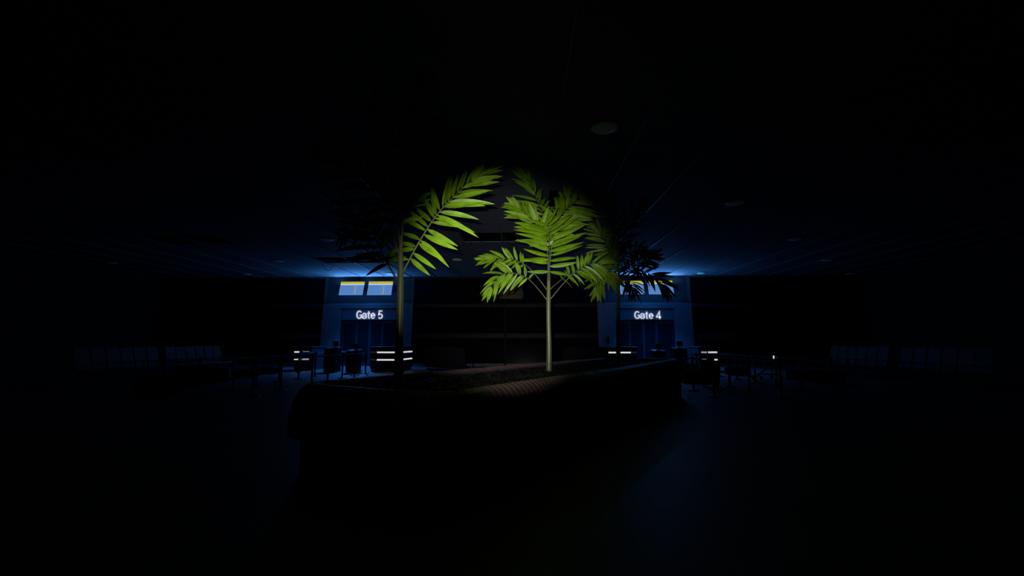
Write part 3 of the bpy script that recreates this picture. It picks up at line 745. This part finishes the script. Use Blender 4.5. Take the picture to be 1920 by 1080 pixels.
# ------------------------------------------------------------------ seat rows
def make_bench(n, label, loc, rotz, pitch=.555, sm='seat'):
    # seats along local x, facing local +y
    t = thing('seat_row', label, 'seats', loc, rotz, 'linked waiting seats')
    L = n*pitch
    MB().box(0, L, -.05, .05, .30, .36).build('beam', M['post'], t)
    bk = MB(); X = pitch-.05
    path = [(-.36, 1.18), (-.35, 1.16), (-.30, .98), (-.25, .78), (-.21, .58), (-.18, .47)]
    path2 = [(-.16, .455), (-.02, .435), (.14, .44), (.27, .465), (.31, .44)]
    def slab(path, th, w):
        vs = []; fs = []
        k = len(path)
        for i, (yy, zz) in enumerate(path):
            a = path[max(i-1, 0)]; b = path[min(i+1, k-1)]; tt = Vector((b[0]-a[0], b[1]-a[1])).normalized(); nn = Vector((-tt.y, tt.x))*th/2
            for sx in (-w/2, w/2):
                for s in (-1, 1): vs.append((sx, yy+nn.x*s, zz+nn.y*s))
        for i in range(k-1):
            o = i*4; fs += [(o, o+4, o+5, o+1), (o+2, o+3, o+7, o+6), (o, o+2, o+6, o+4), (o+1, o+5, o+7, o+3)]
        fs += [(0, 1, 3, 2), ((k-1)*4, (k-1)*4+2, (k-1)*4+3, (k-1)*4+1)]
        return MB().add(vs, fs)
    b0 = slab(path, .05, X).build('backrest', M[sm], t, loc=(pitch*.5, 0, 0), bevel=.012)
    s0 = slab(path2, .055, X).build('seat', M[sm], t, loc=(pitch*.5, 0, 0), bevel=.012)
    for i in range(1, n):
        for o in (b0, s0):
            c = o.copy(); COL.objects.link(c); c.parent = t; c.location.x = pitch*(i+.5)
    a0 = MB().box(-.02, .02, -.22, .20, .665, .695).build('armrest', M['post'], t, loc=(.0, 0, 0), bevel=.008)
    a1 = MB().tube([(0, .0, .34), (0, .12, .5), (0, .17, .665)], .014).build('arm_support', M['chrome'], a0)
    for i in range(1, n+1):
        c = a0.copy(); COL.objects.link(c); c.parent = t; c.location.x = pitch*i
        e = a1.copy(); COL.objects.link(e); e.parent = c
    for fx in (.12, .5, .88):
        lg = MB().tube([(L*fx, -.28, .02), (L*fx, 0, .30), (L*fx, .28, .02)], .022); lg.box(L*fx-.03, L*fx+.03, -.33, -.24, 0, .025); lg.box(L*fx-.03, L*fx+.03, .24, .33, 0, .025)
        lg.build('leg', M['chrome'], t)
    return t
XS = -13.95
off = lambda px: F*XS/(px-VX)
make_bench(6, 'nearer row of six linked grey seats along the left side', (XS, off(138)+6*.555, 0), -PI/2)
make_bench(6, 'farther row of six linked grey seats along the left side', (XS, off(313)+6*.555, 0), -PI/2)
XS2 = 13.2
off2 = lambda px: F*XS2/(px-VX)
make_bench(6, 'farther row of six linked grey seats along the right side', (XS2, off2(1528)-6*.555, 0), PI/2)
make_bench(6, 'nearer row of six linked grey seats along the right side', (XS2, off2(1650)-6*.555, 0), PI/2)
yb = 17.0
make_bench(4, 'dark linked seats behind the planter, left of the middle mullion', (A(792, 660, yb).x, yb+.9, 0), math.radians(-35), sm='seatshade')
make_bench(4, 'dark linked seats behind the planter, right of the middle palm trunk', (A(1046, 660, yb).x, yb-.2, 0), math.radians(35), sm='seatshade')

# ------------------------------------------------------------------ light
S.view_settings.view_transform = 'Standard'; S.view_settings.look = 'None'; S.view_settings.exposure = 0; S.view_settings.gamma = 1
wd = bpy.data.worlds.new('world'); S.world = wd; wd.use_nodes = True
bg = wd.node_tree.nodes['Background']; bg.inputs[0].default_value = (.55, 1, .9, 1); bg.inputs[1].default_value = .0012
def lamp(name, kind, loc, col, power, **kw):
    L = bpy.data.lights.new(name, kind); L.color = col; L.energy = power
    for k, v in kw.items(): setattr(L, k, v)
    o = bpy.data.objects.new(name, L); COL.objects.link(o); o.location = loc; return o
fl = lamp('flashlight', 'SPOT', O+RM @ Vector((-.09, .09, 0)), (1, .98, .97), 1950, spot_size=math.radians(29.3), spot_blend=1.0, shadow_soft_size=.01)
fl.rotation_euler = (PI/2+TH, 0, PSI)
BL = (.03, .27, 1.0)
for xm in (FP(690, 540).x, FP(1212, 540).x):
    a = lamp('ceiling_fill', 'AREA', (xm, Y0-.0, H-.50), (.19, .56, 1.0), 75, shape='RECTANGLE', size=3.6, size_y=.12)  # unseen strip lamp added to brighten the ceiling edge; the screens face down
    a.rotation_euler = (PI, 0, 0)
    a = lamp('ceiling_fill', 'AREA', (xm, Y0-.9, H-1.5), (.06, .38, 1.0), 85, shape='RECTANGLE', size=4.0, size_y=.3)  # second unseen upward lamp, added to widen the blue on the ceiling
    a.rotation_euler = (PI+math.radians(-10), 0, 0)
    lamp('ceiling_fill', 'POINT', (xm, Y0-1.3, H-1.25), BL, 28, shadow_soft_size=0.0)  # unseen point lamp added as weak fill for the farther ceiling
    sp = lamp('screen_spill', 'SPOT', (xm, Y0-.75, H-.9), BL, 1000, spot_size=math.radians(105), spot_blend=1.0, shadow_soft_size=0.0)
    sp.rotation_euler = Vector((0, -.34, -.94)).to_track_quat('-Z', 'Y').to_euler()
